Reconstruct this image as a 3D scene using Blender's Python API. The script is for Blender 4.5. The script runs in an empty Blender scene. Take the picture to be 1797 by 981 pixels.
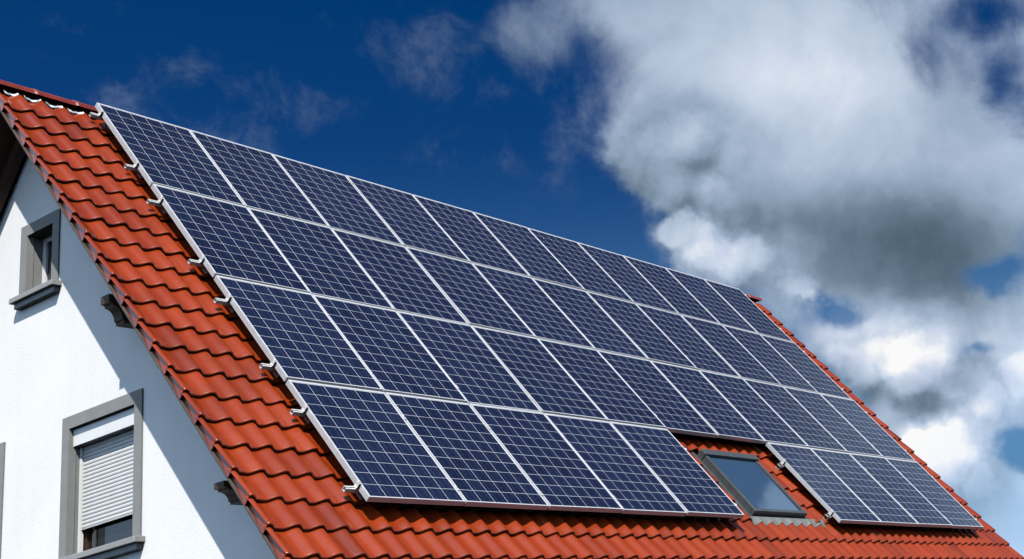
import bpy, bmesh, math, random
from mathutils import Vector, Matrix
random.seed(7)
S = bpy.context.scene
COL = S.collection

# ------------------------------------------------------------------ camera
IW, IH = 1797.0, 981.0
FPX, PPX, PPY = 2261.12, 1667.53, 578.30
TH = math.radians(50.647)                       # roof pitch
VP = 1.644                                      # panel pitch down the slope
cT, sT = math.cos(TH), math.sin(TH)
U = Vector((1, 0, 0)); D = Vector((0, -cT, -sT)); N = Vector((0, -sT, cT))
CAMLOC = Vector((-7.05299, -13.34481, -7.15878))


def rodrigues(r):
    a = Vector(r)
    return Matrix.Rotation(a.length, 3, a.normalized())


RPC = rodrigues((-0.929338, -1.046598, -0.368339))
B = Matrix((U, D, -N)).transposed()              # roof-plane axes -> world
RW = RPC @ B.transposed()                        # world -> camera (x right, y down, z forward)
right, up, back = RW[0].copy(), -RW[1].copy(), -RW[2].copy()
cam = bpy.data.cameras.new('camera')
cam.sensor_fit = 'HORIZONTAL'; cam.sensor_width = 36.0
cam.lens = FPX / IW * 36.0
cam.shift_x = (IW / 2 - PPX) / IW
cam.shift_y = (PPY - IH / 2) / IW
cam.clip_start = 0.1; cam.clip_end = 6000
co = bpy.data.objects.new('camera', cam); COL.objects.link(co)
m = Matrix((right, up, back)).transposed().to_4x4(); m.translation = CAMLOC
co.matrix_world = m
S.camera = co


def ray(x, y):
    """world direction of the photograph's pixel (used to aim the clouds in the sky)"""
    d = Vector(((x - PPX) / FPX, (y - PPY) / FPX, 1.0))
    return (RW.transposed() @ d).normalized()


# ------------------------------------------------------------------ exposure, sun
EXPO = 0.45
S.view_settings.view_transform = 'Standard'
S.view_settings.look = 'None'
S.view_settings.exposure = EXPO
S.view_settings.gamma = 1.0
S.view_settings.use_curve_mapping = False
EF = 2 ** EXPO
S.cycles.diffuse_bounces = 0

SUND = Vector((1.0, 0.93, -1.87)).normalized()
sun = bpy.data.lights.new('sun', 'SUN'); sun.energy = 4.8; sun.angle = math.radians(0.5)
sun.color = (1.0, 0.965, 0.915)
so = bpy.data.objects.new('sun', sun); COL.objects.link(so)
so.rotation_euler = SUND.to_track_quat('-Z', 'Y').to_euler()
so.location = (-20, -20, 40)
SUN_EL = math.asin(-SUND.z); SUN_AZ = math.atan2(-SUND.x, -SUND.y)

# ------------------------------------------------------------------ world: Nishita sky with clouds


def lin(c):
    r = []
    for v in c:
        v /= 255.0
        r.append(v / 12.92 if v <= 0.04045 else ((v + 0.055) / 1.055) ** 2.4)
    return r


world = bpy.data.worlds.new('World'); S.world = world
world.use_nodes = True
wt = world.node_tree; wt.nodes.clear()


class NT:
    """small helper for wiring node trees"""

    def __init__(self, t): self.t = t

    def n(self, typ, **kw):
        nd = self.t.nodes.new(typ)
        for k, v in kw.items(): setattr(nd, k, v)
        return nd

    def put(self, sock, v):
        if isinstance(v, bpy.types.NodeSocket): self.t.links.new(v, sock)
        elif v is not None: sock.default_value = v

    def math(self, op, a, b=None, clamp=False):
        nd = self.n('ShaderNodeMath', operation=op, use_clamp=clamp)
        self.put(nd.inputs[0], a); self.put(nd.inputs[1], b)
        return nd.outputs[0]

    def vmath(self, op, a, b=None, out=0):
        nd = self.n('ShaderNodeVectorMath', operation=op)
        self.put(nd.inputs[0], a); self.put(nd.inputs[1], b)
        return nd.outputs[out]

    def dot(self, a, v): return self.vmath('DOT_PRODUCT', a, tuple(v), 1)

    def noise(self, vec, scale, detail=6, rough=0.55, dist=0.0, out='Fac'):
        nd = self.n('ShaderNodeTexNoise')
        self.put(nd.inputs['Vector'], vec)
        nd.inputs['Scale'].default_value = scale; nd.inputs['Detail'].default_value = detail
        nd.inputs['Roughness'].default_value = rough; nd.inputs['Distortion'].default_value = dist
        return nd.outputs[out]

    def rng(self, v, a, b, c=0.0, d=1.0, smooth=False):
        nd = self.n('ShaderNodeMapRange', interpolation_type='SMOOTHSTEP' if smooth else 'LINEAR')
        self.put(nd.inputs['Value'], v)
        for k, x in zip(('From Min', 'From Max', 'To Min', 'To Max'), (a, b, c, d)):
            self.put(nd.inputs[k], x)
        return nd.outputs['Result']

    def mix(self, f, a, b, blend='MIX'):
        nd = self.n('ShaderNodeMix', data_type='RGBA', blend_type=blend)
        self.put(nd.inputs[0], f)
        for s, v in ((nd.inputs[6], a), (nd.inputs[7], b)):
            if isinstance(v, (tuple, list)) and len(v) == 3: v = (*v, 1)
            self.put(s, v)
        return nd.outputs[2]

    def ramp(self, f, stops):
        nd = self.n('ShaderNodeValToRGB')
        el = nd.color_ramp.elements
        while len(el) < len(stops): el.new(0.5)
        for e, (p, c) in zip(el, stops): e.position = p; e.color = (*c, 1)
        self.put(nd.inputs[0], f)
        return nd.outputs[0]


w = NT(wt)
DIR = w.n('ShaderNodeTexCoord').outputs['Generated']
EFW = ray(IW / 2, IH / 2)
EX = (ray(IW / 2 + 50, IH / 2) - ray(IW / 2 - 50, IH / 2)); EX = (EX - EFW * EX.dot(EFW)).normalized()
EY = EX.cross(-EFW).normalized()
if EY.dot(ray(IW / 2, 0)) < 0: EY = -EY
sx, sy, sf = w.dot(DIR, EX), w.dot(DIR, EY), w.dot(DIR, EFW)
behind = w.math('MULTIPLY', w.math('MAXIMUM', w.math('MULTIPLY', sf, -1.0), 0.0), 10.0)
cmb = w.n('ShaderNodeCombineXYZ')
w.put(cmb.inputs[0], sx); w.put(cmb.inputs[1], sy); w.put(cmb.inputs[2], behind)
ST = cmb.outputs[0]
warp = w.noise(DIR, 7.0, 5, 0.6, out='Color')
warp = w.vmath('SUBTRACT', warp, (0.5, 0.5, 0.5))
warpS = w.n('ShaderNodeVectorMath', operation='SCALE'); w.put(warpS.inputs[0], warp); warpS.inputs['Scale'].default_value = 0.085
STW = w.vmath('ADD', ST, warpS.outputs[0])


def blob(x, y, rx, ry, rot=0.0, vec=STW):
    c = ray(x, y); a = ray(x + rx, y) - c; b_ = ray(x, y + ry) - c
    mp = w.n('ShaderNodeMapping', vector_type='TEXTURE')
    w.put(mp.inputs['Vector'], vec)
    mp.inputs['Location'].default_value = (c.dot(EX), c.dot(EY), 0)
    mp.inputs['Rotation'].default_value = (0, 0, math.radians(rot))
    mp.inputs['Scale'].default_value = (math.hypot(a.dot(EX), a.dot(EY)), math.hypot(b_.dot(EX), b_.dot(EY)), 1)
    ln = w.vmath('LENGTH', mp.outputs[0], None, 1)
    return w.rng(ln, 0.0, 1.0, 1.0, 0.0, True)


def total(items, vec=STW):
    acc = None
    for it in items:
        wt_ = it[0]; v = w.math('MULTIPLY', blob(*it[1:], vec=vec), wt_)
        acc = v if acc is None else w.math('ADD', acc, v)
    return acc


# coverage: weight, x, y, rx, ry, rotation (pixels of the photograph, turned into sky directions)
cover = total([
    (1.1, 1340, 90, 430, 350), (1.1, 1480, 280, 430, 260), (0.9, 1230, 320, 240, 170), (0.55, 1170, 290, 170, 130),
    (0.75, 1100, -30, 200, 130), (0.95, 1610, 420, 440, 220), (0.95, 1290, 470, 280, 150),
    (0.60, 1720, 260, 230, 230), (0.95, 1540, 640, 300, 190), (1.1, 1630, 800, 240, 180),
    (0.85, 1760, 660, 180, 150), (0.9, 1790, 880, 240, 220), (0.75, 1640, 560, 380, 150), (0.50, 1730, 70, 220, 230),
    (0.50, 900, 40, 150, 130),
    (-0.42, 1655, 120, 90, 150), (-0.42, 1775, 130, 100, 140), (-0.42, 1760, 0, 140, 70),
    (-0.85, 1465, 552, 120, 65), (-0.75, 1745, 490, 140, 60), (-0.85, 1700, 615, 150, 45),
    (-0.62, 1785, 770, 130, 90),
])
# the rest of the sky: loose clouds added out of view as fill light, none inside the photograph's own field
gen = w.noise(DIR, 2.3, 4, 0.5)
view = w.rng(blob(900, 420, 2200, 1700, vec=ST), 0.25, 0.60, 0.0, 1.0, True)
refl = w.rng(w.dot(DIR, Vector((0.48, 0.16, 0.86)).normalized()), 0.80, 0.95, 0.0, 1.0, True)
gen = w.math('MULTIPLY', w.rng(gen, 0.34, 0.62), w.math('SUBTRACT', 1.0, view, True))
gen = w.math('MULTIPLY', gen, w.math('SUBTRACT', 1.0, w.math('MULTIPLY', refl, 0.8)))
pat = w.rng(w.math('ADD', w.dot(DIR, Vector((0.815, 0.022, 0.580)).normalized()), w.math('MULTIPLY', w.math('SUBTRACT', w.noise(DIR, 12.0, 3, 0.5), 0.5), 0.0012)), 0.99925, 0.99965, 0.0, 0.55, True)  # unseen cloud patch added for its pale reflection in the skylight pane
gen = w.math('ADD', gen, pat)
SUNSHIFT = EY * 0.016 - EX * 0.010                 # towards the sun, for the lit and shaded flanks of the clouds
fbm = w.noise(DIR, 9.0, 8, 0.64, 0.3)
fbm2 = w.noise(w.vmath('ADD', DIR, tuple(SUNSHIFT)), 9.0, 5, 0.60, 0.3)
fine = w.math('MULTIPLY', w.math('SUBTRACT', fbm, 0.5), 0.95)
bw = w.n('ShaderNodeVectorMath', operation='SCALE'); w.put(bw.inputs[0], w.vmath('SUBTRACT', w.noise(DIR, 20.0, 5, 0.62, out='Color'), (0.5, 0.5, 0.5))); bw.inputs['Scale'].default_value = 0.045
BD = w.vmath('ADD', DIR, bw.outputs[0])


def billows(vec):
    nd = w.n('ShaderNodeTexVoronoi', feature='F1'); w.put(nd.inputs['Vector'], vec)
    nd.inputs['Scale'].default_value = 13
    nd.inputs['Detail'].default_value = 1.0; nd.inputs['Roughness'].default_value = 0.45
    return w.math('SUBTRACT', 0.60, w.math('MULTIPLY', nd.outputs['Distance'], 1.25))


billow = billows(BD)
billow2 = billows(w.vmath('ADD', BD, tuple(SUNSHIFT)))
cumul = w.math('ADD', w.math('ADD', blob(1620, 720, 400, 320), blob(1190, 330, 230, 230)), w.math('MULTIPLY', blob(1250, 480, 260, 130), 0.8), True)
fine = w.math('ADD', fine, w.math('MULTIPLY', w.math('MULTIPLY', billow, cumul), 0.85))
dens = w.math('ADD', w.math('ADD', cover, gen), fine)
soft = w.rng(dens, 0.08, 0.74, 0.0, 1.0, True)
crisp = w.rng(dens, 0.16, 0.50, 0.0, 1.0, True)
alpha = w.math('ADD', soft, w.math('MULTIPLY', w.math('SUBTRACT', crisp, soft), cumul))
lit = w.math('ADD', w.math('MULTIPLY', w.math('SUBTRACT', fbm, fbm2), 0.34), w.math('MULTIPLY', w.math('SUBTRACT', billow, billow2), w.math('MULTIPLY', cumul, 0.62)))
# separate bright cumulus heads in front of the grey layer
heads = None
for hx, hy, hrx, hry in ((1470, 655, 95, 75), (1535, 625, 105, 75), (1600, 645, 115, 85), (1670, 675, 120, 70), (1725, 700, 95, 55),
                         (1590, 800, 100, 90), (1645, 765, 95, 80), (1695, 800, 105, 90), (1625, 850, 150, 80), (1735, 835, 70, 60),
                         (1180, 435, 75, 55), (1240, 455, 90, 60), (1310, 480, 110, 60), (1400, 520, 90, 50), (1785, 660, 80, 70)):
    hb = blob(hx, hy, hrx * 1.25, hry * 1.25)
    heads = hb if heads is None else w.math('MAXIMUM', heads, hb)
hd_ = w.math('ADD', heads, w.math('ADD', w.math('MULTIPLY', w.math('SUBTRACT', fbm, 0.5), 0.9), w.math('MULTIPLY', billow, 0.35)))
headmask = w.math('MULTIPLY', w.rng(hd_, 0.36, 0.76, 0.0, 1.0, True), w.rng(heads, 0.02, 0.25))
alpha = w.math('MAXIMUM', alpha, headmask)
alpha = w.math('MAXIMUM', alpha, w.math('MULTIPLY', w.math('MULTIPLY', blob(1580, 590, 330, 190), w.rng(fbm, 0.30, 0.70)), 0.62))
# thin torn veils in the blue on the left
veil = total([(0.85, 430, 215, 210, 160), (0.55, 310, 115, 120, 70), (0.70, 740, 95, 170, 130), (0.55, 590, 170, 120, 90),
              (0.55, 810, 250, 170, 90), (0.7, 210, 180, 130, 70), (0.5, 120, 45, 160, 90), (0.5, 900, 60, 200, 150)])
vn_ = w.noise(DIR, 26.0, 7, 0.68, 0.30)
va = w.math('MULTIPLY', w.rng(w.math('ADD', vn_, w.math('MULTIPLY', veil, 0.30)), 0.57, 1.08, 0.0, 0.62, True), w.math('MINIMUM', veil, 1.0))
alpha = w.math('MAXIMUM', alpha, va)

# brightness inside the clouds
shade = total([
    (0.20, 1320, 130, 330, 230), (0.12, 1500, 130, 260, 200), (-0.52, 1600, 435, 400, 165), (-0.05, 1300, 380, 300, 100),
    (0.24, 1270, 480, 200, 90), (0.44, 1560, 600, 210, 100), (0.56, 1645, 750, 190, 120), (0.26, 1770, 620, 130, 90),
    (-0.20, 1620, 695, 240, 60), (-0.16, 890, 60, 220, 140), (-0.42, 1795, 900, 220, 150),
    (-0.10, 1710, 130, 160, 160), (-0.20, 420, 180, 420, 200), (-0.16, 740, 120, 260, 200),
])
det = w.math('MULTIPLY', w.math('SUBTRACT', w.noise(DIR, 10.0, 8, 0.58, 0.3), 0.5), 0.30)
bright = w.math('ADD', w.math('ADD', shade, det), 0.56)
bright = w.math('ADD', bright, w.math('MULTIPLY', w.math('MULTIPLY', billow, cumul), 0.30))
bright = w.math('ADD', bright, lit)
bright = w.math('ADD', bright, w.math('MULTIPLY', gen, 0.50))


def D_(c): return [v / EF for v in lin(c)]


bright = w.math('ADD', bright, w.math('MULTIPLY', w.math('SUBTRACT', headmask, w.math('MULTIPLY', cumul, 0.55)), 0.20))
ccol = w.ramp(bright, [(0.0, D_((74, 93, 111))), (0.25, D_((112, 132, 151))), (0.52, D_((160, 178, 201))),
                       (0.78, D_((202, 214, 233))), (1.0, D_((250, 250, 250)))])
# clouds over the rest of the sky, tinted blue to colour the wall fill and panel reflections
ccol = w.mix(w.math('MULTIPLY', gen, 1.0, True), ccol, (0.37, 0.58, 0.86))
sky = w.n('ShaderNodeTexSky', sky_type='NISHITA')
sky.sun_disc = False; sky.sun_elevation = SUN_EL; sky.sun_rotation = SUN_AZ
sky.air_density = 1.0; sky.dust_density = 0.4; sky.ozone_density = 3.0
# polarised deep blue: the sky's own colour, more saturated
hs = w.n('ShaderNodeHueSaturation'); w.put(hs.inputs['Color'], sky.outputs[0])
hs.inputs['Saturation'].default_value = 1.45; hs.inputs['Value'].default_value = 0.40
SKYS = 0.10
skc = w.mix(1.0, hs.outputs[0], (SKYS * 1.0, SKYS * 0.70, SKYS * 0.95), 'MULTIPLY')
sz = w.n('ShaderNodeSeparateXYZ'); w.put(sz.inputs[0], DIR)
low = w.rng(sz.outputs[2], 0.42, 0.14, 0.0, 1.0, True)
skc = w.mix(w.math('MULTIPLY', low, 0.8), skc, D_((92, 146, 190)))     # paler towards the horizon
fin = w.mix(alpha, skc, ccol)
bg = w.n('ShaderNodeBackground'); w.put(bg.inputs['Color'], fin); bg.inputs['Strength'].default_value = 1.0
wo = w.n('ShaderNodeOutputWorld'); wt.links.new(bg.outputs[0], wo.inputs[0])
world.cycles.sampling_method = 'MANUAL'; world.cycles.sample_map_resolution = 512

# ------------------------------------------------------------------ materials


def material(name, base, rough=0.6, metal=0.0, spec=0.5, coat=0.0):
    mt = bpy.data.materials.new(name); mt.use_nodes = True
    nt = NT(mt.node_tree); bs = mt.node_tree.nodes['Principled BSDF']
    bs.inputs['Base Color'].default_value = (*base, 1)
    bs.inputs['Roughness'].default_value = rough
    bs.inputs['Metallic'].default_value = metal
    bs.inputs['Specular IOR Level'].default_value = spec
    bs.inputs['Coat Weight'].default_value = coat
    return mt, nt, bs


def bump(nt, bs, h, strength, dist):
    b_ = nt.n('ShaderNodeBump'); b_.inputs['Strength'].default_value = strength; b_.inputs['Distance'].default_value = dist
    nt.put(b_.inputs['Height'], h); nt.t.links.new(b_.outputs[0], bs.inputs['Normal'])


def obco(nt): return nt.n('ShaderNodeTexCoord').outputs['Object']


def mottled(name, base, rough=0.6, metal=0.0, scale=8.0, amt=0.15, bmp=0.0, bscale=60, spec=0.5):
    mt, nt, bs = material(name, base, rough, metal, spec)
    c = obco(nt)
    f = nt.noise(c, scale, 5, 0.6)
    k = [min(1, x * (1 - amt)) for x in base]; l = [min(1, x * (1 + amt)) for x in base]
    nt.put(bs.inputs['Base Color'], nt.mix(nt.rng(f, 0.3, 0.7), k, l))
    nt.put(bs.inputs['Roughness'], nt.rng(f, 0.3, 0.7, rough - 0.06, rough + 0.06))
    if bmp: bump(nt, bs, nt.noise(c, bscale, 3, 0.6), bmp, 0.01)
    return mt


# stucco: rough white render
M_wall, nt, bs = material('white_render', (0.80, 0.79, 0.77), 0.9, 0, 0.2)
c = obco(nt)
vor = nt.n('ShaderNodeTexVoronoi', feature='F1'); nt.put(vor.inputs['Vector'], c); vor.inputs['Scale'].default_value = 70
n1 = nt.noise(c, 55, 4, 0.6); n2 = nt.noise(c, 1.2, 4, 0.6)
nt.put(bs.inputs['Base Color'], nt.mix(nt.rng(n2, 0.3, 0.7), (0.80, 0.795, 0.785), (0.86, 0.858, 0.85)))
wsc = nt.n('ShaderNodeMapping'); nt.put(wsc.inputs['Vector'], c); wsc.inputs['Scale'].default_value = (1, 5.0, 0.45)
streak = nt.rng(nt.noise(wsc.outputs[0], 1.6, 6, 0.65), 0.48, 0.72)
nt.put(bs.inputs['Base Color'], nt.mix(nt.math('MULTIPLY', streak, 0.13), nt.mix(nt.rng(n2, 0.3, 0.7), (0.80, 0.795, 0.785), (0.86, 0.858, 0.85)), (0.66, 0.655, 0.63)))
bump(nt, bs, nt.math('ADD', nt.math('MULTIPLY', vor.outputs['Distance'], 0.4), n1), 0.22, 0.008)

# clay tile
M_tile, nt, bs = material('red_clay_tile', (0.3, 0.04, 0.02), 0.34, 0, 0.20)
c = obco(nt)
at = nt.n('ShaderNodeAttribute', attribute_name='tile_tone')
g = nt.noise(c, 5.0, 6, 0.65); sp = nt.noise(c, 55.0, 4, 0.7)
tone = nt.math('ADD', nt.math('MULTIPLY', at.outputs['Fac'], 0.60), nt.math('MULTIPLY', nt.rng(g, 0.3, 0.7), 0.40))
col = nt.mix(tone, (0.180, 0.0205, 0.0036), (0.275, 0.0365, 0.0066))
stain = nt.rng(nt.noise(c, 0.9, 6, 0.68), 0.50, 0.72)
col = nt.mix(nt.math('MULTIPLY', stain, 0.40), col, (0.120, 0.022, 0.008))
old = nt.rng(at.outputs['Fac'], 0.0, 0.07, 1.0, 0.0)
col = nt.mix(nt.math('MULTIPLY', old, 0.55), col, (0.110, 0.018, 0.007))
lich = nt.rng(sp, 0.66, 0.72)
col = nt.mix(nt.math('MULTIPLY', lich, 0.35), col, (0.30, 0.17, 0.11))
nt.put(bs.inputs['Base Color'], col)
nt.put(bs.inputs['Roughness'], nt.rng(sp, 0.3, 0.7, 0.21, 0.29))
bs.inputs['Coat Weight'].default_value = 0.5; bs.inputs['Coat Roughness'].default_value = 0.13
bump(nt, bs, nt.noise(c, 40, 3, 0.6), 0.03, 0.004)

M_ridge = mottled('red_ridge_clay', (0.17, 0.022, 0.012), 0.42, 0, 6, 0.2)
M_alu = mottled('anodised_aluminium', (0.58, 0.585, 0.60), 0.42, 0.3, 14, 0.06)
M_rail = mottled('mill_aluminium', (0.70, 0.70, 0.69), 0.45, 0.35, 20, 0.08)
M_steel = mottled('hook_steel', (0.42, 0.41, 0.40), 0.45, 0.6, 20, 0.12)
M_black = mottled('black_rubber_and_shadow', (0.02, 0.02, 0.02), 0.7, 0, 20, 0.2)  # gasket rubber, and the painted shade beside the end clamps
M_grey = mottled('grey_surround_paint', (0.245, 0.250, 0.245), 0.8, 0, 5, 0.07, 0.25, 70, 0.3)
M_sill = mottled('grey_stone_sill', (0.30, 0.305, 0.30), 0.7, 0, 30, 0.1, 0.15, 120, 0.35)
M_shut = mottled('pale_shutter_plastic', (0.62, 0.625, 0.61), 0.5, 0, 9, 0.04)
M_white = mottled('white_plastic', (0.78, 0.78, 0.77), 0.4, 0, 9, 0.04)
M_brown = mottled('dark_brown_wood', (0.055, 0.024, 0.015), 0.6, 0, 14, 0.3, 0.2, 60)
M_beam = mottled('weathered_brown_beam', (0.060, 0.036, 0.028), 0.7, 0, 14, 0.3, 0.3, 50)
M_soffit = mottled('dark_stained_soffit', (0.045, 0.014, 0.009), 0.65, 0, 10, 0.3, 0.2, 50)
M_barge = mottled('dark_barge_board', (0.075, 0.055, 0.048), 0.6, 0, 10, 0.25)
M_lead = mottled('grey_metal_cladding', (0.075, 0.085, 0.090), 0.40, 0.35, 12, 0.12)
M_apron = mottled('grey_lead_apron', (0.165, 0.17, 0.155), 0.55, 0.1, 18, 0.15)
M_mort = mottled('white_seal_strip', (0.80, 0.79, 0.77), 0.6, 0, 20, 0.06)
M_dark = mottled('dark_roof_underlay', (0.018, 0.014, 0.012), 0.9, 0, 10, 0.2)
M_gut = mottled('zinc_gutter', (0.35, 0.36, 0.37), 0.45, 0.7, 10, 0.1)

M_glass, nt, bs = material('window_glass', (0.012, 0.014, 0.017), 0.03, 0, 0.6)
bump(nt, bs, nt.noise(obco(nt), 1.6, 2, 0.5), 0.03, 0.02)
M_skyl, nt, bs = material('skylight_glass', (0.030, 0.060, 0.105), 0.04, 0, 0.75)
bump(nt, bs, nt.noise(obco(nt), 2.2, 2, 0.5), 0.05, 0.02)

M_grass, nt, bs = material('grass_ground', (0.06, 0.085, 0.03), 0.9, 0, 0.2)
c = obco(nt)
f = nt.noise(c, 0.35, 8, 0.65)
nt.put(bs.inputs['Base Color'], nt.mix(nt.rng(f, 0.35, 0.65), (0.040, 0.052, 0.026), (0.075, 0.075, 0.055)))

# solar laminate: 6 x 10 blue polycrystalline cells on a white back sheet, silver bus bars
PW, PL, PT = 0.988, 1.616, 0.054
RIM = 0.0110; RTOP = 0.025
CP = 0.1595; CPY = 0.1573; GAP = 0.0032
M_pv, nt, bs = material('solar_cell_laminate', (0.01, 0.015, 0.05), 0.16, 0, 0.5)
c = obco(nt)
sp_ = nt.n('ShaderNodeSeparateXYZ'); nt.put(sp_.inputs[0], c)


def cellgrid(x, start, count, CP):
    q = nt.math('DIVIDE', nt.math('SUBTRACT', x, start), CP)
    fr = nt.math('FRACT', q); fl = nt.math('FLOOR', q)
    e = nt.math('MULTIPLY', nt.math('MINIMUM', fr, nt.math('SUBTRACT', 1.0, fr)), CP)
    inside = nt.math('GREATER_THAN', e, GAP / 2)
    inside = nt.math('MULTIPLY', inside, nt.math('GREATER_THAN', q, 0.0))
    inside = nt.math('MULTIPLY', inside, nt.math('LESS_THAN', q, float(count)))
    return fr, fl, inside


fx, ix, inx = cellgrid(sp_.outputs[0], (PW - 6 * CP) / 2, 6, CP)
fy, iy, iny = cellgrid(nt.math('MULTIPLY', sp_.outputs[1], -1.0), RTOP + (PL - RTOP - RIM - 10 * CPY) / 2, 10, CPY)
cell = nt.math('MULTIPLY', inx, iny)
info = nt.n('ShaderNodeObjectInfo')
idv = nt.n('ShaderNodeCombineXYZ')
nt.put(idv.inputs[0], ix); nt.put(idv.inputs[1], iy); nt.put(idv.inputs[2], nt.math('MULTIPLY', info.outputs['Random'], 97.0))
wn = nt.n('ShaderNodeTexWhiteNoise', noise_dimensions='3D'); nt.put(wn.inputs['Vector'], idv.outputs[0])
cry = nt.n('ShaderNodeTexVoronoi', feature='F1'); cry.inputs['Scale'].default_value = 34
off = nt.vmath('ADD', c, idv.outputs[0]); nt.put(cry.inputs['Vector'], off)
crs = nt.n('ShaderNodeSeparateColor'); nt.put(crs.inputs[0], cry.outputs['Color'])
br = nt.math('ADD', nt.math('MULTIPLY', wn.outputs['Value'], 0.40), nt.math('MULTIPLY', crs.outputs[0], 0.40))
br = nt.math('ADD', br, nt.math('MULTIPLY', nt.math('SUBTRACT', info.outputs['Random'], 0.38), 0.42), True)      # each panel from another batch
ccell = nt.mix(br, (0.0055, 0.0085, 0.0230), (0.0120, 0.0175, 0.0440))
b1 = nt.math('LESS_THAN', nt.math('ABSOLUTE', nt.math('SUBTRACT', fx, 0.27)), 0.006)
b2 = nt.math('LESS_THAN', nt.math('ABSOLUTE', nt.math('SUBTRACT', fx, 0.73)), 0.006)
bus = nt.math('MAXIMUM', b1, b2)
ccell = nt.mix(nt.math('MULTIPLY', bus, 0.55), ccell, (0.12, 0.135, 0.17))
nt.put(bs.inputs['Base Color'], nt.mix(cell, (0.60, 0.62, 0.66), ccell))
dst = nt.noise(c, 3.0, 5, 0.6)
nt.put(bs.inputs['Roughness'], nt.rng(dst, 0.3, 0.7, 0.13, 0.22))

# ------------------------------------------------------------------ mesh helpers


class MB:
    def __init__(self): self.v = []; self.f = []; self.tone = []; self.smooth = []

    def add(self, vs, fs, tone=0.5, smooth=False):
        o = len(self.v); self.v += [Vector(p) for p in vs]
        for f in fs:
            self.f.append([i + o for i in f]); self.tone.append(tone); self.smooth.append(smooth)

    def box(self, a, b, mtx=None, bev=0.0):
        x0, y0, z0 = [min(p, q) for p, q in zip(a, b)]; x1, y1, z1 = [max(p, q) for p, q in zip(a, b)]
        if bev > 0:
            bm = bmesh.new(); bmesh.ops.create_cube(bm, size=1)
            for v in bm.verts:
                v.co = Vector(((x0 + x1) / 2 + v.co.x * (x1 - x0), (y0 + y1) / 2 + v.co.y * (y1 - y0), (z0 + z1) / 2 + v.co.z * (z1 - z0)))
            bmesh.ops.bevel(bm, geom=bm.edges[:], offset=bev, segments=2, affect='EDGES', profile=0.5)
            bm.verts.ensure_lookup_table()
            vs = [v.co.copy() for v in bm.verts]; fs = [[v.index for v in f.verts] for f in bm.faces]; bm.free()
        else:
            vs = [(x, y, z) for z in (z0, z1) for y in (y0, y1) for x in (x0, x1)]
            fs = [(0, 2, 3, 1), (4, 5, 7, 6), (0, 1, 5, 4), (2, 6, 7, 3), (0, 4, 6, 2), (1, 3, 7, 5)]
        if mtx: vs = [mtx @ Vector(p) for p in vs]
        self.add(vs, fs)

    def prism(self, poly, vec, mtx=None):
        """closed outline extruded along vec"""
        n = len(poly); vec = Vector(vec)
        vs = [Vector(p) for p in poly] + [Vector(p) + vec for p in poly]
        if mtx: vs = [mtx @ p for p in vs]
        fs = [list(range(n))[::-1], list(range(n, 2 * n))] + [[i, (i + 1) % n, n + (i + 1) % n, n + i] for i in range(n)]
        self.add(vs, fs)

    def build(self, name, mat, parent=None, origin=(0, 0, 0), recalc=True, mats=None):
        me = bpy.data.meshes.new(name)
        o = Vector(origin)
        me.from_pydata([tuple(p - o) for p in self.v], [], self.f)
        me.materials.append(mat)
        if any(self.smooth): me.polygons.foreach_set('use_smooth', self.smooth)
        if recalc:
            bm = bmesh.new(); bm.from_mesh(me); bmesh.ops.recalc_face_normals(bm, faces=bm.faces[:]); bm.to_mesh(me); bm.free()
        ob = bpy.data.objects.new(name, me); COL.objects.link(ob)
        if parent: ob.parent = parent
        return ob


def tag(o, label=None, cat=None, group=None, kind=None):
    if label: o['label'] = label
    if cat: o['category'] = cat
    if group: o['group'] = group
    if kind: o['kind'] = kind
    return o


def empty(name, loc, rot=None):
    o = bpy.data.objects.new(name, None); COL.objects.link(o)
    o.empty_display_size = 0.3
    o.location = loc
    if rot: o.rotation_euler = rot
    return o


MR = Matrix((U, -D, N)).transposed().to_4x4()       # roof axes: x along ridge, y up the slope, z outward
ROT = MR.to_euler()


def RP(u, v, wv): return U * u + D * v + N * wv


# ------------------------------------------------------------------ ground
GZ = CAMLOC.z - 1.68
g = MB(); g.add([(-3000, -3000, GZ), (3000, -3000, GZ), (3000, 3000, GZ), (-3000, 3000, GZ)], [(0, 1, 2, 3)])
tag(g.build('ground', M_grass), kind='structure')

# ------------------------------------------------------------------ house
XG = -0.40                     # gable wall face
XV = -0.905                    # verge (tile edge)
XR = 11.80                     # far verge
YR = 0.25                      # ridge line
ORG = Vector((5.4, YR, GZ))
house = empty('house', ORG)
tag(house, 'white rendered house with steep red clay pantile roof and grey framed gable windows', 'house')


def part(mb, name, mat, parent=house, recalc=True):
    return mb.build(name, mat, parent, ORG if parent is not None else (0, 0, 0), recalc)


def mirror(p): return Vector((p[0], 2 * YR - p[1], p[2]))


# --- tiles
PITCH = 0.207; U0 = -0.787; GAUGE = 0.339; V0 = 0.333
AMP = 0.046; WT = -0.179; TTH = 0.034


def hprof(t):
    t = max(0.0, min(1.0, t))
    if t < 0.14: return 0.0
    if t < 0.68: return AMP * 0.5 * (1 - math.cos(math.pi * (t - 0.14) / 0.54))
    return AMP * 0.5 * (1 + math.cos(math.pi * (t - 0.68) / 0.32))


NOSE = [(0.020, 0.0), (0.011, -0.0012), (0.005, -0.004), (0.0012, -0.0095), (0.0, -0.017), (0.002, -0.026), (0.010, -0.0315), (0.03, -0.0325)]
NC = 21 + 4
SKIPJ = range(30, 36); SKIPK = range(15, 19)


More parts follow.
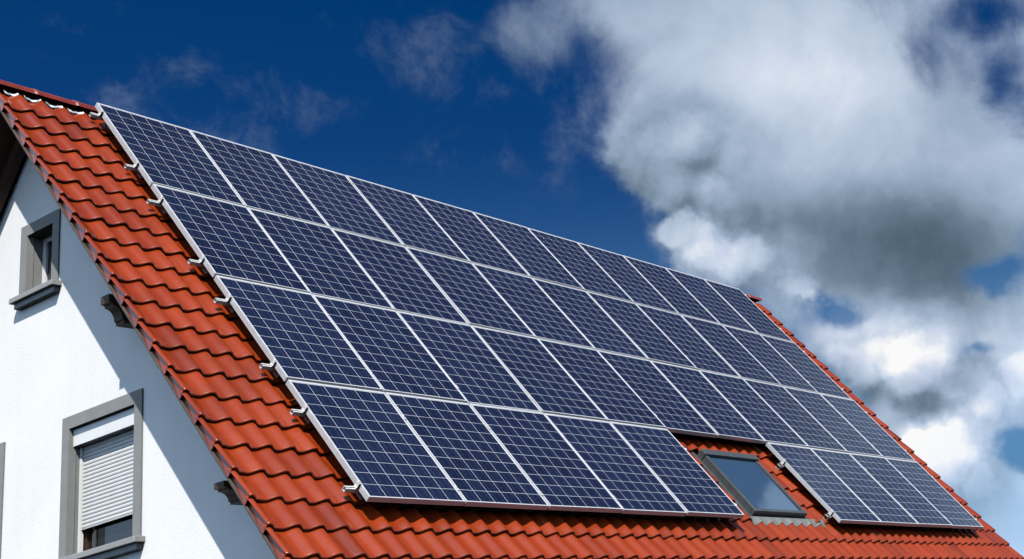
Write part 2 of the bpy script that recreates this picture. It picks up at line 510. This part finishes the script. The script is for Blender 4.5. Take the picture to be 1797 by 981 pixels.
def tile(mb, us, hs, k, jit, tone, mir=False, top=None):
    vn = V0 + GAUGE * k + jit[0]
    length = GAUGE + 0.045
    if top is not None: length = vn - top
    rows = [(vn - length, 0.0), (vn - length * 0.5, 0.0)] + [(vn - a, b) for a, b in NOSE]
    vs = []
    n = len(us)
    for v, dz in rows:
        for i, (uu, hh) in enumerate(zip(us, hs)):
            tl = jit[2] * (i / (n - 1) - 0.5)
            wv = WT + hh - (TTH + 0.002) * (vn - v) / GAUGE + dz + jit[1] + tl
            p = RP(uu + jit[3], v, wv)
            vs.append(mirror(p) if mir else p)
    fs = []
    for r in range(len(rows) - 1):
        for i in range(n - 1):
            a = r * n + i
            q = (a, a + n, a + n + 1, a + 1)
            fs.append(q[::-1] if mir else q)
    mb.add(vs, fs, tone, True)


TS = [0.0, 0.06, 0.12, 0.20, 0.28, 0.36, 0.44, 0.52, 0.58, 0.64, 0.70, 0.76, 0.82, 0.88, 0.94, 1.0]
TSB = [0.0, 0.12, 0.25, 0.38, 0.52, 0.64, 0.76, 0.88, 1.0]
NJ = 61
roofmb = MB()
for mir in (False, True):
    ts = TSB if mir else TS
    for k in range(NC):
        for j in range(NJ):
            if not mir and j in SKIPJ and k in SKIPK: continue
            us = [U0 + PITCH * (j + t) for t in ts]; hs = [hprof(t) for t in ts]
            hs[0] -= 0.002
            us.append(us[-1] + 0.006); hs.append(hs[-1] + 0.0015)
            us.append(us[-1] + 0.004); hs.append(hs[-1] - 0.007)
            if j == NJ - 1:
                us = [U0 + PITCH * (j + t) for t in ts if t < 0.46] + [XR - 0.010, XR - 0.003, XR, XR]
                hs = [hprof(t) for t in ts if t < 0.46] + [AMP * 0.70, AMP * 0.66, AMP * 0.5, -0.07]
            jit = (random.gauss(0, 0.0018), random.gauss(0, 0.0012), random.gauss(0, 0.0018), random.gauss(0, 0.0010))
            tile(roofmb, us, hs, k, jit, random.random(), mir, top=-0.022 if k == 0 else None)
        # verge tile: rolled edge, then a lapping side flap that tucks in towards its nose
        us = [XV, XV + 0.004, XV + 0.012, XV + 0.024, XV + 0.036, XV + 0.048, XV + 0.060, XV + 0.074, U0 + 0.008]
        hs = [AMP * 0.66, AMP * 0.84, AMP * 0.95, AMP, AMP * 0.93, AMP * 0.72, AMP * 0.42, AMP * 0.12, 0.0]
        jit = (random.gauss(0, 0.0015), 0, random.gauss(0, 0.0015), 0)
        tone = random.random()
        tile(roofmb, us, hs, k, jit, tone, mir, top=-0.022 if k == 0 else None)
        vn = V0 + GAUGE * k + jit[0]; v0 = vn - GAUGE if k else -0.022
        e0 = WT + AMP * 0.66 - (TTH + 0.002) * (vn - v0) / GAUGE; e1 = WT + AMP * 0.66
        lo0 = -0.250; lo1 = -0.253
        i0, i1 = 0.046, 0.016             # flap inset from the roll: upper end, nose end
        T = 0.012
        q = [RP(XV + i0, v0, e0 - 0.006), RP(XV + i1, vn - 0.012, e1 - 0.010), RP(XV + i1, vn - 0.012, lo1), RP(XV + i0, v0, lo0)]
        r_ = [p + U * T for p in q]
        vs = q + r_
        if mir: vs = [mirror(p) for p in vs]
        roofmb.add(vs, [(0, 1, 2, 3), (7, 6, 5, 4), (0, 4, 5, 1), (1, 5, 6, 2), (2, 6, 7, 3), (3, 7, 4, 0)], tone)
roof = roofmb.build('roof', M_tile, house, ORG, recalc=False)
attr = roof.data.attributes.new('tile_tone', 'FLOAT', 'FACE')
attr.data.foreach_set('value', roofmb.tone)
tag(roof, 'steep roof of glossy red wavy clay tiles')

# --- ridge caps: overlapping half round tiles
AXZ = -0.070; RRAD = 0.128; RA = 14
rm = MB()
L = 0.40; x = XV - 0.02; idx = 0
while x < XR - 0.02:
    x1 = min(x + L, XR + 0.02)
    r0, r1 = RRAD + 0.003, RRAD - 0.004
    seg = 14; vs = []
    xs = [(x, r0 - 0.014), (x, r0), (x + 0.05, r0), (x + 0.058, r0 - 0.004), (x1 + 0.03, r1)]
    jz = random.gauss(0, 0.002)
    for xx, rr in xs:
        for i in range(seg + 1):
            a = math.radians(RA + (180 - 2 * RA) * i / seg)
            vs.append(Vector((xx, YR - rr * math.cos(a), AXZ + jz + rr * math.sin(a))))
    fs = [(r * (seg + 1) + i, r * (seg + 1) + i + 1, (r + 1) * (seg + 1) + i + 1, (r + 1) * (seg + 1) + i) for r in range(len(xs) - 1) for i in range(seg)]
    rm.add(vs, fs, smooth=True)
    x = x1; idx += 1
# end discs
for xx in (XV - 0.018, XR + 0.016):
    ring = [Vector((xx, YR - RRAD * math.cos(math.radians(RA + (180 - 2 * RA) * i / 14)), AXZ + RRAD * math.sin(math.radians(RA + (180 - 2 * RA) * i / 14)))) for i in range(15)]
    rm.add(ring, [list(range(15))])
part(rm, 'ridge', M_ridge, roof)
# wavy white seal strips showing between the top course and the ridge
for (ua, ub) in [(-0.81, -0.675), (-0.625, -0.462), (-0.42, -0.255), (-0.21, -0.045)]:
    s = MB(); vs = []
    for i in range(13):
        uu = ua + (ub - ua) * i / 12
        hh = AMP * (0.86 - 0.62 * math.sin(math.pi * i / 12) ** 0.8 + 0.05 * math.sin(i * 1.7 + ua * 20))
        for (v, dw) in ((-0.032, 0.004), (-0.002, 0.003), (0.000, -0.008)):
            vs.append(RP(uu, v + 0.012 * math.sin(i * 0.9 + ua * 9), WT + hh - 0.030 + dw + 0.004))
    fs = [(a * 3 + r, a * 3 + 3 + r, a * 3 + 4 + r, a * 3 + 1 + r) for a in range(12) for r in range(2)]
    s.add(vs, fs, smooth=True)
    part(s, 'seal_strip', M_mort, roof)

VE = V0 + GAUGE * (NC - 1)          # eave line (last nose)
# --- roof deck (dark underlay and boards) for both slopes
for nm, w0, w1, mt, ua, ub in (('underlay', -0.250, -0.268, M_dark, XV + 0.093, XR - 0.09), ('soffit', -0.270, -0.282, M_soffit, XV + 0.091, XR - 0.085)):
    b_ = MB()
    for mir in (False, True):
        # meets the other slope at the ridge plane y = YR
        def vr(wv): return -(YR + wv * sT) / cT
        q = [RP(ua, vr(w0), w0), RP(ub, vr(w0), w0), RP(ub, VE - 0.05, w0), RP(ua, VE - 0.05, w0)]
        q += [RP(ua, vr(w1), w1), RP(ub, vr(w1), w1), RP(ub, VE - 0.05, w1), RP(ua, VE - 0.05, w1)]
        if mir: q = [mirror(p) for p in q]
        b_.add(q, [(0, 1, 2, 3), (7, 6, 5, 4), (1, 5, 6, 2), (2, 6, 7, 3), (3, 7, 4, 0)])
    part(b_, nm, mt)
# --- barge boards along the verges
for xa in (XV + 0.016, XR - 0.108):
    for mir in (False, True):
        b_ = MB()
        q = []
        for xx in (xa, xa + 0.092):
            for v, wv in ((None, -0.2555), (VE, -0.2555), (VE, -0.266), (None, -0.266)):
                vv = -(YR + wv * sT) / cT if v is None else v
                q.append(RP(xx, vv, wv))
        if mir: q = [mirror(p) for p in q]
        b_.add(q, [(0, 1, 2, 3), (7, 6, 5, 4), (0, 4, 5, 1), (1, 5, 6, 2), (2, 6, 7, 3), (3, 7, 4, 0)])
        part(b_, 'barge_board', M_barge)
# --- outer rafter resting on the purlin heads
for mir in (False, True):
    b_ = MB(); q = []
    for xx in (-0.525, -0.445):
        for v, wv in ((None, -0.283), (VE - 0.06, -0.283), (VE - 0.06, -0.415), (None, -0.415)):
            vv = -(YR + wv * sT) / cT if v is None else v
            q.append(RP(xx, vv, wv))
    if mir: q = [mirror(p) for p in q]
    b_.add(q, [(0, 1, 2, 3), (7, 6, 5, 4), (0, 4, 5, 1), (1, 5, 6, 2), (2, 6, 7, 3), (3, 7, 4, 0)])
    part(b_, 'rafter', M_soffit)
# --- carved purlin heads
for (y0, zt, sc_) in ((-1.60, -2.78, 1.0), (-3.28, -4.83, 0.66)):
    xt = -0.76
    prof = [(xt, zt), (xt, zt - 0.075 * sc_), (xt + 0.035, zt - 0.085 * sc_), (xt + 0.035, zt - 0.105 * sc_)]
    for i in range(9):
        a = math.radians(90 * i / 8)
        prof.append((xt + 0.035 + 0.0855 * math.sin(a), zt - (0.105 + 0.115 * (1 - math.cos(a))) * sc_))
    prof += [(xt + 0.135, zt - 0.225 * sc_), (xt + 0.135, zt - 0.255 * sc_), (XG + 0.1, zt - 0.255 * sc_), (XG + 0.1, zt)]
    b_ = MB(); b_.prism([(px_, y0, pz_) for px_, pz_ in prof], (0, -0.13, 0))
    part(b_, 'purlin', M_beam)

# --- walls
WN = -0.285                         # walls stop just under the soffit


def wall_z(y): return (WN - (-abs(y - YR) + YR) * -sT) / cT if False else (WN + (YR - abs(y - YR)) * sT) / cT


YF = -4.75; YB = 2 * YR - YF
OPEN = []                           # (y_lo, y_hi, z_lo, z_hi) holes in the gable


def gable(xf, thick, holes):
    bm = bmesh.new()
    outer = [(YF, GZ), (YF, wall_z(YF)), (YR, wall_z(YR)), (YB, wall_z(YB)), (YB, GZ)]
    loops = [outer] + [[(a, c_), (b__, c_), (b__, d_), (a, d_)] for a, b__, c_, d_ in holes]
    edges = []
    for lp in loops:
        vs = [bm.verts.new((xf, y, z)) for y, z in lp]
        edges += [bm.edges.new((vs[i], vs[(i + 1) % len(vs)])) for i in range(len(vs))]
    bmesh.ops.triangle_fill(bm, use_beauty=True, edges=edges)
    r = bmesh.ops.extrude_face_region(bm, geom=bm.faces[:])
    for v in [e for e in r['geom'] if isinstance(e, bmesh.types.BMVert)]: v.co.x += thick
    bm.verts.ensure_lookup_table(); bm.verts.index_update()
    out = ([v.co.copy() for v in bm.verts], [[v.index for v in f.verts] for f in bm.faces])
    bm.free(); return out


WINS = [dict(kind='shutter', yl=-0.355, yr=-1.655, zt=-3.605, zs=-4.965, zsh=-4.70,
             label='grey framed gable window with its white roller shutter almost closed'),
        dict(kind='plain', yl=0.520, yr=-0.187, zt=-1.385, zs=-2.165, zsh=None,
             label='small grey framed attic window high in the gable'),
        dict(kind='shutter', yl=1.985, yr=0.685, zt=-3.605, zs=-4.965, zsh=-4.70,
             label='grey framed gable window at the left edge')]
SW = 0.118
holes = []
for q in WINS: holes.append((q['yr'] + 0.06, q['yl'] - 0.06, q['zs'] - 0.02, q['zt'] - 0.06))
wm = MB()
vs, fs = gable(XG, 0.34, holes); wm.add(vs, fs)
vs, fs = gable(11.35, -0.30, []); wm.add(vs, fs)
for yy, t in ((YF, 0.3), (YB, -0.3)):
    wm.box((XG + 0.345, yy + (0.002 if t > 0 else -0.002), GZ), (11.045, yy + t, wall_z(yy) - 0.02))
part(wm, 'wall', M_wall)
# dark rooms behind the panes are closed by the walls, the roof and the ground

for q in WINS:
    yl, yr, zt, zs = q['yl'], q['yr'], q['zt'], q['zs']
    il, ir, it = yl - SW, yr + SW, zt - SW - 0.004
    xf = XG - 0.016; xd = XG + 0.20
    fr = MB()
    for (yo, yi, sg) in ((yl, il, 1), (yr, ir, -1)):
        poly = [(XG + 0.004, yo, zs), (xf, yo, zs), (xf, yi, zs), (xd, yi, zs), (xd, yi + sg * 0.055, zs), (XG + 0.004, yi + sg * 0.055, zs)]
        fr.prism(poly, (0, 0, zt - zs))
        # shutter groove strips in the reveal
        fr.box((XG + 0.035, yi, zs + 0.001), (XG + 0.050, yi - sg * 0.006, it - 0.001))
    poly = [(XG + 0.004, ir, zt), (xf, ir, zt), (xf, ir, it), (xd, ir, it), (xd, ir, it + 0.055), (XG + 0.004, ir, it + 0.055)]
    fr.prism(poly, (0, il - ir, 0))
    win = part(fr, 'window', M_grey); tag(win, q['label'])
    sl = MB()
    ext = 0.055
    sl.box((XG - 0.095, yr - ext, zs - 0.058), (XG + 0.19, yl + ext * 0.4, zs - 0.002), bev=0.006)
    sl.box((XG - 0.060, yr - ext + 0.03, zs - 0.118), (XG - 0.003, yl + ext * 0.4 - 0.03, zs - 0.060), bev=0.006)
    part(sl, 'sill', M_sill, win)
    if q['kind'] == 'shutter':
        xb = XG + 0.022; bh = 0.175
        b_ = MB(); b_.box((xb, ir + 0.002, it - bh), (XG + 0.115, il - 0.002, it - 0.012), bev=0.004)
        part(b_, 'shutter_box', M_white, win)
        for (ya, yb) in ((il - 0.002, il - 0.034), (ir + 0.002, ir + 0.034)):
            b_ = MB(); b_.box((XG + 0.085, ya, zs), (XG + 0.118, yb, it - bh - 0.001)); part(b_, 'shutter_guide', M_white, win)
        b_ = MB(); xs_ = XG + 0.100; zb = q['zsh']; z = it - bh - 0.002; pitch = 0.0375
        prof = []
        while z > zb + 0.03:
            for a in range(5):
                tt = a / 4
                prof.append((xs_ + 0.005 - 0.005 * math.sin(math.pi * (0.08 + 0.84 * tt)), z - tt * pitch * 0.90))
            prof.append((xs_ + 0.009, z - pitch * 0.93)); prof.append((xs_ + 0.009, z - pitch))
            z -= pitch
        prof += [(xs_ - 0.004, z), (xs_ - 0.004, zb), (xs_ + 0.012, zb)]
        vs = []
        for (px_, pz_) in prof: vs += [(px_, ir + 0.036, pz_), (px_, il - 0.036, pz_)]
        b_.add(vs, [(2 * i, 2 * i + 1, 2 * i + 3, 2 * i + 2) for i in range(len(prof) - 1)])
        part(b_, 'roller_shutter', M_shut, win)
        fm, fw, zf = M_brown, 0.055, it - 0.30
    else:
        fm, fw, zf = M_white, 0.060, it
    # casement
    xa, xb2 = XG + 0.135, XG + 0.185
    b_ = MB()
    z0, z1 = zs, zf
    b_.box((xa, il - 0.001, z0), (xb2, il - fw, z1)); b_.box((xa, ir + 0.001, z0), (xb2, ir + fw, z1))
    b_.box((xa, il - fw, z0), (xb2, ir + fw, z0 + fw)); b_.box((xa, il - fw, z1 - fw), (xb2, ir + fw, z1 - 0.001))
    part(b_, 'casement', fm, win)
    b_ = MB(); b_.box((xa + 0.022, il - fw + 0.002, z0 + fw - 0.002), (xa + 0.030, ir + fw - 0.002, z1 - fw + 0.002))
    part(b_, 'pane', M_glass, win)

# --- roof window (skylight)
MRW = MR


def rbox(mb, u0, u1, v0, v1, w0, w1, bev=0.0): mb.box((u0, -v0, w0), (u1, -v1, w1), MRW, bev)


SU0, SU1, SV0, SV1 = 5.500, 6.575, 5.175, 6.345
sk = MB()
rbox(sk, SU0, SU0 + 0.052, SV0 + 0.09, SV1 - 0.055, -0.24, -0.098, 0.005)
rbox(sk, SU1 - 0.052, SU1, SV0 + 0.09, SV1 - 0.055, -0.24, -0.098, 0.005)
rbox(sk, SU0 - 0.006, SU1 + 0.006, SV1 - 0.053, SV1, -0.225, -0.092, 0.010)
# folded side gutters and back gutter between the frame and the tiles
rbox(sk, SU0 - 0.060, SU0 - 0.002, SV0 - 0.06, SV1 + 0.03, -0.235, -0.180, 0.004)
rbox(sk, SU1 + 0.002, SU1 + 0.086, SV0 - 0.06, SV1 + 0.03, -0.235, -0.180, 0.004)
rbox(sk, SU0 - 0.060, SU1 + 0.086, SV1 + 0.002, SV1 + 0.062, -0.230, -0.168, 0.006)
skl = part(sk, 'skylight', M_lead); tag(skl, 'grey metal roof window set in the tiles between the two lower panel groups')
hd = MB(); rbox(hd, SU0 - 0.012, SU1 + 0.012, SV0, SV0 + 0.105, -0.22, -0.072, 0.010)
part(hd, 'hood', M_lead, skl)
pn = MB(); rbox(pn, SU0 + 0.050, SU1 - 0.050, SV0 + 0.095, SV1 - 0.050, -0.122, -0.115)
part(pn, 'pane', M_skyl, skl)
for ua in (SU0 + 0.053, SU1 - 0.063):
    bl = MB(); rbox(bl, ua, ua + 0.010, SV0 + 0.107, SV1 - 0.056, -0.1145, -0.102)
    part(bl, 'gasket', M_black, skl)
ap = MB(); vs = []; nA = 120
for i in range(nA + 1):
    uu = 5.42 + (6.935 - 5.42) * i / nA
    t = ((uu - U0) / PITCH) % 1.0
    vn = V0 + GAUGE * 19
    for v in (6.375, 6.42, 6.475 + 0.009 * math.sin(2 * math.pi * t + 0.6)):
        wv = WT + hprof(t) - (TTH + 0.002) * (vn - v) / GAUGE + 0.008
        if v < 6.40: wv = -0.158
        elif v < 6.45: wv = 0.55 * max(wv, -0.185) + 0.45 * -0.152
        vs.append(RP(uu, v, wv))
ap.add(vs, [(a * 3 + r, a * 3 + 3 + r, a * 3 + 4 + r, a * 3 + 1 + r) for a in range(nA) for r in range(2)], smooth=True)
part(ap, 'apron', M_apron, skl)

# --- eave gutter (below the picture)
gm = MB(); pe = RP(0, VE + 0.03, -0.22); seg = 10; vs = []
for xx in (XV + 0.05, XR - 0.05):
    for rr in (0.075, 0.071):
        for i in range(seg + 1):
            a = math.pi + math.pi * i / seg
            vs.append(Vector((xx, pe.y - 0.02 + rr * math.cos(a), pe.z - 0.01 + rr * math.sin(a))))
n = seg + 1
gm.add(vs, [(i, i + 1, 2 * n + i + 1, 2 * n + i) for i in range(seg)] + [(n + i, 3 * n + i, 3 * n + i + 1, n + i + 1) for i in range(seg)], smooth=True)
part(gm, 'gutter', M_gut)

# ------------------------------------------------------------------ solar panels
fr = MB()
F = RIM
# mitred outline with a 3 mm raised lip round the laminate (local: x along ridge, y up slope, z out)
fr.box((0, 0, -PT), (PW, -RTOP, 0), bev=0.0012)
fr.box((0, -PL + F, -PT), (PW, -PL, 0), bev=0.0012)
fr.box((0.0004, -RTOP - 0.0003, -PT + 0.0005), (F, -PL + F + 0.0003, -0.0005), bev=0.0012)
fr.box((PW - F, -RTOP - 0.0003, -PT + 0.0005), (PW - 0.0004, -PL + F + 0.0003, -0.0005), bev=0.0012)
lam = MB()
lam.box((F + 0.0004, -RTOP - 0.0004, -0.010), (PW - F - 0.0004, -PL + F + 0.0004, -0.003))
proto = empty('solar_panel', (0, 0, 0), ROT)
pf = fr.build('frame', M_alu, proto)
pl_ = lam.build('laminate', M_pv, proto)
ORD = ['leftmost', 'second from the left', 'third from the left', 'fourth from the left', 'fifth from the left', 'middle',
       'fifth from the right', 'fourth from the right', 'third from the right', 'second from the right', 'rightmost']
ROWN = ['top row, just under the ridge', 'second row from the top', 'third row from the top']
first = True
for r in range(4):
    for cidx in range(11):
        if r == 3 and cidx in (5, 6): continue
        if r < 3: lab = 'dark blue solar panel, %s in the %s' % (ORD[cidx], ROWN[r])
        elif cidx < 5:
            lab = 'blue solar panel, %s of five in the bottom row left of skylight' % ['leftmost', 'second from the left', 'middle one', 'second from the right', 'rightmost'][cidx]
        else:
            lab = 'blue solar panel, %s of four in the bottom row right of skylight' % ['leftmost', 'second from the left', 'second from the right', 'rightmost'][cidx - 7]
        if first: o = proto; first = False
        else:
            o = proto.copy(); COL.objects.link(o)
            for ch in (pf, pl_):
                c2 = ch.copy(); COL.objects.link(c2); c2.parent = o
        o.rotation_euler = ROT.copy(); o.rotation_euler.rotate_axis('X', random.gauss(0, 0.0022)); o.rotation_euler.rotate_axis('Y', random.gauss(0, 0.0022))
        o.location = RP(cidx + (1 - PW) / 2 + random.gauss(0, 0.0007), r * VP + (VP - PL) / 2 + random.gauss(0, 0.0010), random.gauss(0, 0.0008))
        tag(o, lab, 'solar panel', 'solar panels on the red tiled roof')

# ------------------------------------------------------------------ mounting rails with clamps and hooks
RH = 0.040; RT = -PT - 0.0015


def rail(u0, u1, v, edges, label, hooks=()):
    root = empty('mounting_rail', RP(u0, v, RT), ROT)
    tag(root, label, 'mounting rail', 'aluminium rails under the solar panels')
    Lr = u1 - u0
    b_ = MB()
    # C-profile: floor, two sides, two top lips with the slot between
    b_.box((0, -0.020, -RH), (Lr, 0.020, -RH + 0.006))
    b_.box((0, 0.016, -RH + 0.0062), (Lr, 0.020, -0.0035)); b_.box((0, -0.020, -RH + 0.0062), (Lr, -0.016, -0.0035))
    b_.box((0, 0.006, -0.0033), (Lr, 0.020, 0)); b_.box((0, -0.020, -0.0033), (Lr, -0.006, 0))
    b_.build('rail', M_rail, root)
    ends, mids = edges
    for ue, sg in ends:
        x0 = ue - u0; b_ = MB()
        b_.box((x0, -0.022, 0.001), (x0 + sg * 0.014, 0.022, PT + 0.006), bev=0.0015)
        b_.box((x0 + sg * 0.0142, -0.022, 0.001), (x0 + sg * 0.020, 0.022, 0.016))
        b_.box((x0 - sg * 0.010, -0.022, PT + 0.0028), (x0 + sg * -0.0005, 0.022, PT + 0.0065))
        b_.box((x0 + sg * 0.001, -0.008, PT + 0.0065), (x0 + sg * 0.012, 0.008, PT + 0.014))
        b_.build('end_clamp', M_rail, root)
        b_ = MB()
        b_.box((x0 + sg * 0.002, -0.0255, 0.002), (x0 + sg * 0.016, -0.0225, PT + 0.004))
        b_.build('clamp_shadow', M_black, root)  # black strip standing in for the end clamp's shadow
    for um in mids:
        x0 = um - u0; b_ = MB()
        b_.box((x0 - 0.013, -0.030, PT + 0.0028), (x0 + 0.013, 0.030, PT + 0.0062), bev=0.001)
        b_.box((x0 - 0.0045, -0.028, 0.001), (x0 + 0.0045, 0.028, PT + 0.0026))
        cm = b_.build('mid_clamp', M_rail, root)
        b_ = MB()
        ring = [(x0 + 0.0065 * math.cos(a * math.pi / 3), 0.0065 * math.sin(a * math.pi / 3), PT + 0.0064) for a in range(6)]
        b_.prism(ring, (0, 0, 0.006)); b_.build('bolt', M_steel, cm)
    for uh in hooks:
        x0 = uh - u0; b_ = MB()
        b_.box((x0 - 0.016, -0.030, -RH - 0.006), (x0 + 0.016, 0.045, -RH - 0.0005))
        b_.box((x0 - 0.016, -0.030, -RH - 0.060), (x0 + 0.016, -0.024, -RH - 0.0062))
        b_.box((x0 - 0.016, -0.0238, -RH - 0.060), (x0 + 0.016, 0.050, -RH - 0.054))
        b_.box((x0 - 0.010, -0.052, -0.030), (x0 + 0.010, -0.0205, -0.006))
        b_.build('roof_hook', M_steel, root)
    return root


RV = [0.20, 1.25, 1.93, 3.00, 3.65, 4.67, 5.34, 6.38]
RN = ['upper', 'lower']
HN = ['top panel row', 'second panel row', 'third panel row']
for i, v in enumerate(RV):
    r = i // 2
    hk = [0.10 + 1.23 * a for a in range(9)]
    if r < 3:
        rail(-0.095 + random.uniform(-.012, .012), 11.02, v, ([(0.006, -1), (10.994, 1)], [float(a) for a in range(1, 11)]),
             'aluminium rail under the %s half of the %s, its end over the tiles' % (RN[i % 2], HN[r]), hk)
    else:
        rail(-0.10, 5.012, v, ([(0.006, -1), (4.994, 1)], [1.0, 2.0, 3.0, 4.0]),
             'aluminium rail under the %s half of the five panels left of the skylight' % RN[i % 2], hk[:4])
        rail(6.965, 11.02, v, ([(7.006, -1), (10.994, 1)], [8.0, 9.0, 10.0]),
             'aluminium rail under the %s half of the four panels right of the skylight' % RN[i % 2], [6.985, 8.4, 9.8])
